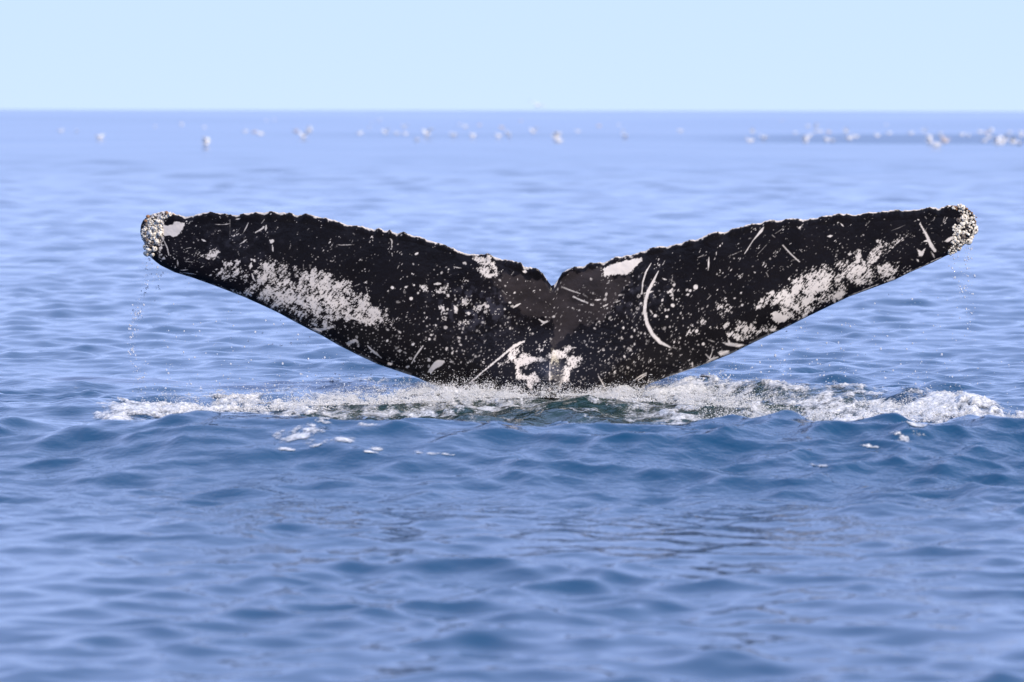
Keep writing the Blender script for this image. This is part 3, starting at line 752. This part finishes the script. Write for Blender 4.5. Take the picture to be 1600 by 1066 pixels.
def place_barnacles(poly, n, cx, cy, rmin, rmax, seed):
    r = np.random.default_rng(seed)
    P = np.array(poly); got = []
    x0, y0 = P.min(0); x1, y1 = P.max(0)
    tries = 0
    while len(got) < n and tries < 6000:
        tries += 1
        x, y = r.uniform(x0, x1), r.uniform(y0, y1)
        rad = rmin + (rmax - rmin) * r.random() ** 1.6 * (1 - tries / 7000)
        if poly_sd(np.array(x), np.array(y), poly) < -0.5: continue
        if float(fbm(np.array(x * 0.16), np.array(y * 0.16), seed, 2)) < (0.46 if cx < 800 else 0.36): continue
        if any(math.hypot(x - a, y - b) < 0.66 * (rad + c) for a, b, c in got): continue
        got.append((x, y, rad))
    for x, y, rad in got:
        px, py = np.array(x), np.array(y)
        T = np.interp(x, TOP[:, 0], TOP[:, 1]); B = np.interp(x, BOT[:, 0], BOT[:, 1])
        v = float(np.clip((B - y) / max(B - T, 1), 0, 1))
        ht = half_thick(px, py, np.array(v))
        d = float(mid_depth(px, py) - ht) + 0.002
        out = Vector(((x - cx) / 30.0, -1.0, -(y - cy) / 45.0)) + Vector(r.normal(size=3) * 0.40)
        out.normalize()
        k = rad / 290.0
        pos = Vector(at(px, py, d))
        top_edge = (y - T) < 7 and r.random() < 0.45
        if top_edge:
            me = rusty[r.integers(len(rusty))]; nm = "rusty_barnacle"; k *= 0.62; out = (out + Vector((0, 0, 0.9))).normalized()
        elif r.random() < 0.17:
            me = darkb[0]; nm = "dark_barnacle"; k *= 0.8
        else:
            me = shells[r.integers(len(shells))]; nm = "barnacle"
        o = link(nm, me, whale)
        q = out.to_track_quat('Z', 'Y').to_matrix().to_4x4() @ Matrix.Rotation(r.uniform(0, 6.28), 4, 'Z')
        o.matrix_local = Matrix.Translation(pos) @ q @ Matrix.Diagonal((k, k * r.uniform(0.85, 1.1), k * r.uniform(0.60, 0.95), 1))
place_barnacles([(224,346),(232,338),(244,334),(257,331),(272,335),(262,339),(254,346),(254,360),(256,370),(246,378),(242,390),(238,402),(229,397),(223,380),(220,360)], 150, 238, 364, 1.6, 6.2, 3)
place_barnacles([(1489,325),(1500,319),(1514,328),(1525,340),(1526,355),(1521,369),(1511,379),(1502,388),(1487,398),(1481,397),(1484,385),(1490,372),(1489,356),(1497,345),(1503,340),(1499,331)], 130, 1506, 358, 1.8, 6.4, 4)

# ------------------------------------------------------------------ foam, spray, droplets
def ico():
    t = (1 + 5 ** 0.5) / 2
    v = np.array([(-1,t,0),(1,t,0),(-1,-t,0),(1,-t,0),(0,-1,t),(0,1,t),(0,-1,-t),(0,1,-t),(t,0,-1),(t,0,1),(-t,0,-1),(-t,0,1)], float)
    v /= np.linalg.norm(v[0])
    f = np.array([(0,11,5),(0,5,1),(0,1,7),(0,7,10),(0,10,11),(1,5,9),(5,11,4),(11,10,2),(10,7,6),(7,1,8),(3,9,4),(3,4,2),(3,2,6),(3,6,8),(3,8,9),(4,9,5),(2,4,11),(6,2,10),(8,6,7),(9,8,1)])
    return v, f
ICO = ico()
OCT = (np.array([(1,0,0),(-1,0,0),(0,1,0),(0,-1,0),(0,0,1),(0,0,-1)], float), np.array([(0,2,4),(2,1,4),(1,3,4),(3,0,4),(2,0,5),(1,2,5),(3,1,5),(0,3,5)]))
def balls(name, P, R, mat, stretch=None, shape=ICO, **props):
    P = np.asarray(P); R = np.asarray(R); n = len(P)
    IV, IF = shape
    nv = len(IV)
    j = rng.normal(size=(n, nv, 3)) * 0.10
    sc = R[:, None, None] * np.ones((n, 1, 3))
    if stretch is not None: sc = sc * stretch[:, None, :]
    V = (IV[None] + j) * sc + P[:, None, :]
    Fa = (IF[None] + (np.arange(n) * nv)[:, None, None]).reshape(-1, 3)
    me = mesh_from(name, V.reshape(-1, 3), Fa, 3, [mat])
    return link(name, me, **props)

def build_foam():
    gx = np.arange(-4.2, 4.4, 0.0115); gy = np.arange(20.6, 24.9, 0.0165)
    X, Y = np.meshgrid(gx, gy)
    x = X.ravel(); y = Y.ravel()
    px, py = topix(np.stack([x, y, np.zeros_like(x)], 1))
    sd = sea_mask(px, py)
    big = fbm(x * 2.2, y * 1.1, 61, 4, 0.6); fine = fbm(x * 16, y * 7, 62, 5, 0.78)
    lac = np.abs(fbm(x * 3.5 + 4, y * 1.6, 63, 4, 0.55) - 0.5) * 2         # lacy streaks
    cov = np.clip(sd / 12.0, -3, 1.0) * 0.55 + (big - 0.5) * 2.2 + (fine - 0.5) * 4.0 - 0.25
    # lacework in the bowl
    b = [(470,640),(600,612),(760,606),(960,606),(1150,612),(1330,630),(1330,662),(1250,667),(1050,671),(900,668),(740,667),(600,658),(520,648)]
    bw = sstep(-5, 6, poly_sd(px, py, b))
    side = 0.5 + 0.5 * sstep(30, 200, np.abs(px - 860))
    lace = bw * (0.06 + 0.30 * sstep(30, 260, np.abs(px - 860)) - lac * 3.2 + (fine - 0.5) * 2.4) - (1 - bw) * 5 - (1 - side) * 0.3
    # thin line behind the crest
    cy = np.interp(px, [600,700,850,960,1080,1150], [661,667,671,671,667,664])
    cl = 0.5 - np.abs(py - cy + 2) / 2.0 + (fine - 0.5) * 3.0 + (big - 0.5) * 1.5 - 3 * (1 - sstep(620, 690, px) * (1 - sstep(1070, 1130, px)))
    m = np.maximum(np.maximum(cov, lace), cl)
    wz = sea_z(x, y)
    thick = np.clip(m, -0.2, 1.2)
    lump = fbm(x * 8, y * 6, 64, 4, 0.5)
    roll = np.exp(-((px - 1510) / 45) ** 2) * 0.015 + np.exp(-((px - 360) / 120) ** 2) * 0.016 + 0.013
    z = wz + 0.004 + np.clip(cov, 0, 1.2) * (0.25 * roll + 1.6 * roll * np.clip(lump - 0.25, 0, 1)) + 0.003 * np.clip(m, 0, 1)
    z = np.maximum(z, wz + 0.003)
    ny, nx = X.shape
    idx = np.arange(nx * ny).reshape(ny, nx)
    Q = np.stack([idx[:-1, :-1], idx[:-1, 1:], idx[1:, 1:], idx[1:, :-1]], -1).reshape(-1, 4)
    keep = (m[Q] > -0.45).sum(1) >= 2
    Q = Q[keep]
    used = np.unique(Q); remap = np.full(nx * ny, -1); remap[used] = np.arange(len(used))
    V = sea_pt(x[used], y[used], (z - wz)[used])
    me = mesh_from("sea_foam", V, remap[Q], 4, [m_foam])
    fattr(me, "cover", (np.clip(m[used], -0.45, 1.2) + 0.30) * 1.05)
    return link("sea_foam", me, kind='stuff', label="white churned foam spread round the base of the whale's tail", category="foam")
build_foam()

def build_patches():
    """small rafts of foam on the face of the front wave"""
    blobs = [(466,685,19,6),(480,672,14,4),(476,692,16,4),(540,688,12,3),(512,655,8,2),(510,661,8,2),(563,664,8,2),(538,662,6,2),(1415,686,9,3),(1400,679,8,2),(1443,681,11,3),(1434,675,7,1.5),(1286,729,9,1.6),(445,702,7,1.5),(590,702,6,1.5),(650,707,16,1.2),(705,712,10,1),(1360,699,8,1.2),(1430,664,9,2),(575,707,8,1.2)]
    gx = np.arange(-1.75, 2.4, 0.0085); gy = np.arange(18.6, 21.9, 0.017)
    X, Y = np.meshgrid(gx, gy); x = X.ravel(); y = Y.ravel()
    wz = sea_z(x, y)
    px, py = topix(np.stack([x, y, wz], 1))
    m = np.full(x.shape, -5.0)
    nn = (fbm(x * 14, y * 8, 66, 5, 0.7) - 0.5) * 4.5
    for cx, cy, rx, ry in blobs:
        m = np.maximum(m, 1 - np.hypot((px - cx) / (rx * 1.35), (py - cy - (px - cx) * 0.12) / (ry * 1.35)))
    m = m + nn
    m[m < -2] = -2
    ny, nx = X.shape
    idx = np.arange(nx * ny).reshape(ny, nx)
    Q = np.stack([idx[:-1, :-1], idx[:-1, 1:], idx[1:, 1:], idx[1:, :-1]], -1).reshape(-1, 4)
    Q = Q[(m[Q] > -0.4).sum(1) >= 3]
    used = np.unique(Q); remap = np.full(nx * ny, -1); remap[used] = np.arange(len(used))
    V = sea_pt(x[used], y[used], np.full(len(used), 0.003))
    me = mesh_from("foam_patch", V, remap[Q], 4, [m_foam])
    fattr(me, "cover", np.clip(m[used], -0.4, 1) * 1.1 + 0.15)
    link("foam_patch", me, kind='stuff', label="small white foam rafts drifting on the dark wave in front of the tail", category="foam")
build_patches()

def build_spray():
    r = np.random.default_rng(9)
    P = []; R = []
    def band(n, xa, xb, ytop, ybot, dep, r0, r1):
        px = r.uniform(xa, xb, n)
        yt = ytop(px); yb = ybot(px)
        plume = fbm(px * 0.11, px * 0.0, 70, 4, 0.7)
        t = np.clip(np.abs(r.normal(size=n)) * 0.42 * (0.35 + 1.5 * plume), 0, 1.25)   # 0 at the water, 1 at the usual top
        clump = fbm(px * 0.06, t * 4, 75, 4, 0.65) * 2.2 - 0.6
        keep = r.random(n) < np.clip(clump, 0.06, 1) * sstep(0, 70, px - xa) * sstep(0, 70, xb - px) * (1 - 0.85 * np.exp(-((px - 826) / 20) ** 2))
        px, t, yt, yb = px[keep], t[keep], yt[keep], yb[keep]
        py = yb + (yt - yb) * t
        g = ground(px, np.maximum(yb, 600), 0.0)
        d = np.minimum(g[:, 1] + r.normal(size=len(px)) * dep + 0.6 * t, 24.1)
        P.append(at(px, py, d)); R.append((r0 + (r1 - r0) * r.random(len(px)) ** 3.5) * (1 - 0.35 * np.clip(t, 0, 1)))
    L = lambda xs, ys: (lambda p: np.interp(p, xs, ys))
    band(42000, 440, 865, L([470,560,660,700,760,850], [622,606,594,586,588,596]), L([470,600,760,850], [634,632,625,620]), 0.14, 0.0011, 0.0048)
    band(30000, 855, 1210, L([890,940,1000,1060,1150], [610,600,594,594,606]), L([890,960,1100,1150], [618,624,634,637]), 0.14, 0.0011, 0.0048)
    band(36000, 600, 1100, L([600,660,700,857,940,1000,1100], [604,590,582,584,584,586,592]), L([600,700,800,900,1000,1100], [614,618,622,622,618,612]), 0.06, 0.0010, 0.0042)
    band(12000, 180, 540, L([200,230,300,480], [628,616,612,606]), L([200,330,480], [654,646,640]), 0.12, 0.0011, 0.0044)
    band(13000, 1010, 1520, L([1040,1130,1240,1400,1480], [594,588,600,614,616]), L([1040,1200,1480], [618,626,642]), 0.12, 0.0011, 0.0044)
    band(15000, 1060, 1640, L([1100,1300,1480,1540,1600], [616,626,612,626,642]), L([1100,1400,1600], [655,658,662]), 0.15, 0.0011, 0.0046)
    P = np.concatenate(P); R = np.concatenate(R)
    wz = sea_z(P[:, 0], P[:, 1])
    k = P[:, 2] > wz - 0.01
    balls("spray", P[k], R[k], m_spray, shape=OCT, kind='stuff', label="white splash spray where the tail root meets the water", category="spray")
build_spray()

def build_drops():
    r = np.random.default_rng(12)
    P = []; R = []; S = []
    def add(px, py, d, rad):
        P.append(at(np.array(px), np.array(py), d)); R.append(rad); S.append((1, 1, r.uniform(0.8, 1.5)))
    # water running off the two tips in broken strings
    for pts, n in (([(234,402),(228,430),(224,460),(215,490),(206,540),(212,590),(222,625)], 190), ([(250,418),(245,436),(240,455)], 50), ([(222,470),(210,500),(203,560)], 80), ([(228,560),(224,585),(226,600)], 30),
                   ([(1512,382),(1515,400),(1514,430),(1516,470),(1514,500),(1520,535)], 110), ([(1496,392),(1490,420),(1505,450),(1500,480)], 80), ([(1480,600),(1485,560),(1498,440)], 25)):
        q = np.array(pts, float)
        for _ in range(n):
            t = r.random() * (len(q) - 1); i = int(t); f = t - i
            c = q[i] * (1 - f) + q[i + 1] * f
            add(c[0] + r.normal() * 4.5, c[1] + r.normal() * 6, 24.3 + r.normal() * 0.1, 0.0014 + 0.0055 * r.random() ** 3.5)
    # droplets falling from the leading edges
    for _ in range(1100):
        if r.random() < 0.5:
            px = r.uniform(255, 670); low = 625
        else:
            px = r.uniform(1020, 1480); low = 615
        b = np.interp(px, BOT[:, 0], BOT[:, 1])
        py = b + (low - b) * r.random() ** 0.7
        if py < b + 4: continue
        add(px, py, 24.1 + r.normal() * 0.15, 0.0015 + 0.0055 * r.random() ** 4)
    for _ in range(160):
        add(r.uniform(1030, 1600), r.uniform(560, 625), 24.0 + r.normal() * 0.2, 0.0013 + 0.004 * r.random() ** 4)
    for _ in range(160):
        add(r.uniform(180, 480), r.uniform(590, 640), 23.8 + r.normal() * 0.2, 0.0013 + 0.003 * r.random() ** 3)
    balls("water_droplets", np.array(P), np.array(R), m_drop, np.array(S), kind='stuff', label="clear water droplets dripping from the tail's edges and barnacled tips", category="droplets")
build_drops()

# ------------------------------------------------------------------ far gulls
def lathe(V, Fs, ms, mi, prof, seg=10, sx=1.0, off=(0, 0, 0), pitch=0.0):
    """rings along +X; prof = (x, half width, half height, z)"""
    b0 = len(V)
    for (x, w, h, z) in prof:
        for j in range(seg):
            a = 2 * math.pi * j / seg
            V.append((x + off[0], w * math.cos(a) + off[1], z + h * math.sin(a) + off[2]))
    for i in range(len(prof) - 1):
        for j in range(seg):
            Fs.append((b0 + i * seg + j, b0 + i * seg + (j + 1) % seg, b0 + (i + 1) * seg + (j + 1) % seg, b0 + (i + 1) * seg + j)); ms.append(mi)
    Fs.append(tuple(b0 + j for j in range(seg))[::-1]); ms.append(mi)
    Fs.append(tuple(b0 + (len(prof) - 1) * seg + j for j in range(seg))); ms.append(mi)
def wing(V, Fs, ms, mi, pts, th=0.012):
    b0 = len(V); n = len(pts)
    for s in (1, -1):
        for p_ in pts: V.append((p_[0], p_[1], p_[2] + s * th / 2))
    Fs.append(tuple(range(b0, b0 + n))); ms.append(mi)
    Fs.append(tuple(range(b0 + n, b0 + 2 * n))[::-1]); ms.append(mi)
    for i in range(n):
        j = (i + 1) % n
        Fs.append((b0 + i, b0 + n + i, b0 + n + j, b0 + j)); ms.append(mi)
def gull_mesh(kind):
    V, Fs, ms = [], [], []
    lathe(V, Fs, ms, 0, [(-0.20, 0.015, 0.012, 0.10), (-0.15, 0.05, 0.04, 0.09), (-0.05, 0.085, 0.075, 0.07), (0.06, 0.09, 0.08, 0.07), (0.14, 0.06, 0.06, 0.09), (0.17, 0.042, 0.045, 0.13), (0.18, 0.04, 0.045, 0.165), (0.21, 0.038, 0.036, 0.185), (0.24, 0.02, 0.02, 0.182)])
    lathe(V, Fs, ms, 3, [(0.235, 0.013, 0.014, 0.18), (0.27, 0.009, 0.010, 0.177), (0.295, 0.002, 0.003, 0.170)], 6)
    if kind in ('float', 'young'):
        for s in (1, -1):
            wing(V, Fs, ms, 1, [(0.09, 0.075 * s, 0.125), (0.0, 0.094 * s, 0.12), (-0.14, 0.06 * s, 0.115), (-0.22, 0.02 * s, 0.12), (-0.10, 0.0, 0.152), (0.05, 0.0, 0.157)], 0.02)
            wing(V, Fs, ms, 2, [(-0.14, 0.045 * s, 0.128), (-0.30, 0.005 * s, 0.135), (-0.18, 0.0, 0.145)], 0.012)
        wing(V, Fs, ms, 0, [(-0.15, 0.03, 0.11), (-0.26, 0.045, 0.105), (-0.26, -0.045, 0.105), (-0.15, -0.03, 0.11)], 0.012)
    else:
        up = 0.16 if kind == 'flap' else 0.06
        for s in (1, -1):
            wing(V, Fs, ms, 0 if kind == 'flap' else 1, [(0.10, 0.05 * s, 0.12), (0.13, 0.28 * s, 0.14 + up), (0.02, 0.50 * s, 0.13 + up * 1.2), (-0.04, 0.46 * s, 0.13 + up), (-0.04, 0.25 * s, 0.13 + up * 0.8), (-0.08, 0.05 * s, 0.12)], 0.015)
            wing(V, Fs, ms, 2, [(0.02, 0.50 * s, 0.13 + up * 1.2), (-0.06, 0.62 * s, 0.12 + up * 1.3), (-0.04, 0.46 * s, 0.13 + up)], 0.01)
        wing(V, Fs, ms, 0, [(-0.15, 0.03, 0.10), (-0.28, 0.075, 0.10), (-0.28, -0.075, 0.10), (-0.15, -0.03, 0.10)], 0.012)
    me = bpy.data.meshes.new("gull")
    me.from_pydata([tuple(v) for v in V], [], Fs)
    body = m_gbrown if kind == 'young' else m_gwhite
    for m in (body, m_gbrown if kind == 'young' else m_ggrey, m_gblack, m_bill): me.materials.append(m)
    me.polygons.foreach_set("material_index", ms)
    for p_ in me.polygons: p_.use_smooth = True
    return me
GM = {k: gull_mesh(k) for k in ('float', 'young', 'flap', 'fly')}
gulls = [(95,204),(156,214),(321,227),(242,197),(284,195),(319,198),(120,205),(383,205),(397,206),(407,209),(416,187),(429,186),(462,205),(474,215),(484,204),(562,208),(577,199),(581,189),(592,188),(602,208),(620,208),(632,199),(634,209),(651,219),(667,211),(708,211),(718,194),(727,197),(739,212),(749,195),
 (779,212),(784,199),(791,207),(795,211),(814,188),(833,207),(869,217),(872,209),(874,220),(903,205),(936,196),(967,194),(973,204),(976,212),(1063,204),
 (1172,220),(1176,206),(1193,215),(1222,187),(1243,207),(1258,222),(1263,196),(1264,212),(1274,205),(1275,197),(1282,205),(1292,219),(1295,206),(1300,220),(1322,206),(1327,216),(1338,213),(1371,212),(1385,194),(1389,208),(1423,208),(1444,205),(1452,213),(1453,224),(1463,227),(1469,209),(1474,216),(1477,221),
 (1503,210),(1513,212),(1532,206),(1538,220),(1542,207),(1545,214),(1548,206),(1557,225),(1564,224),(1568,221),(1577,206),(1583,224),(1592,225),(1595,212),(1597,207)]
faint = {(242,197),(284,195),(319,198),(120,205),(429,186),(383,205),(577,199),(620,208),(1243,207),(1264,212),(1338,213),(1385,194),(967,194),(1557,225)}
brown = {(397,206),(462,205),(749,195),(814,188),(784,199),(936,196),(1542,207),(1474,216),(1295,206),(1477,221),(1222,187)}
ORD = ["first","second","third","fourth","fifth","sixth","seventh","eighth","ninth","tenth","eleventh","twelfth","thirteenth","fourteenth","fifteenth","sixteenth","seventeenth","eighteenth","nineteenth","twentieth"]
def build_gulls():
    r = np.random.default_rng(3)
    zones = [(0, 440, "above left fluke tip"), (440, 690, "above middle left fluke"), (690, 850, "just left of tail notch"), (850, 1100, "just right of tail notch"), (1100, 1310, "above middle right fluke"), (1310, 1480, "above right fluke tip"), (1480, 1700, "at the right edge")]
    for za, zb, where in zones:
        zs = sorted([g for g in gulls if za <= g[0] < zb])
        for i, (gx, gy) in enumerate(zs):
            # follow the line of sight until it meets the swell, and float there
            ds = np.geomspace(90, 3000, 1500)
            rr = rays(np.array(float(gx)), np.array(float(gy) + 2))
            X_, Y_, Z_ = rr[0] * ds, ds, rr[2] * ds + CAM_H
            hs = sea_height(X_, Y_, 0.72 * ds * ds / 6743.0)[0]
            hit = np.nonzero(Z_ < hs)[0]; hi = hit[0] if len(hit) else 1499
            g = (X_[hi], Y_[hi], hs[hi])
            if (gx, gy) in brown: kind = 'young'
            else: kind = 'float' if r.random() < 0.7 else 'flap'
            o = link("gull", GM[kind])
            s = 0.82 if (gx, gy) not in faint else 0.7
            s *= r.uniform(0.9, 1.15)
            o.location = (g[0], g[1], g[2] - 0.01 + (0.05 if kind == 'flap' else 0))
            o.rotation_euler = (0, 0, r.choice([0, math.pi]) + r.normal() * 0.6)
            o.scale = (s, s, s * 1.15)
            c = "brownish" if kind == 'young' else "white"
            act = "flapping on" if kind == 'flap' else "floating on"
            o["label"] = f"{c} gull {act} far sea, {ORD[i]} from left {where}"
            o["category"] = "gull"; o["group"] = "gulls scattered on the far sea"
    o = link("gull", GM['fly'])
    o.location = tuple(at(np.array(839.0), np.array(167.0), 330.0)); o.scale = (1.3,) * 3; o.rotation_euler = (0.3, 0.1, 1.2)
    o["label"] = "lone white gull flying just above the horizon"; o["category"] = "gull"; o["group"] = "gulls scattered on the far sea"
build_gulls()
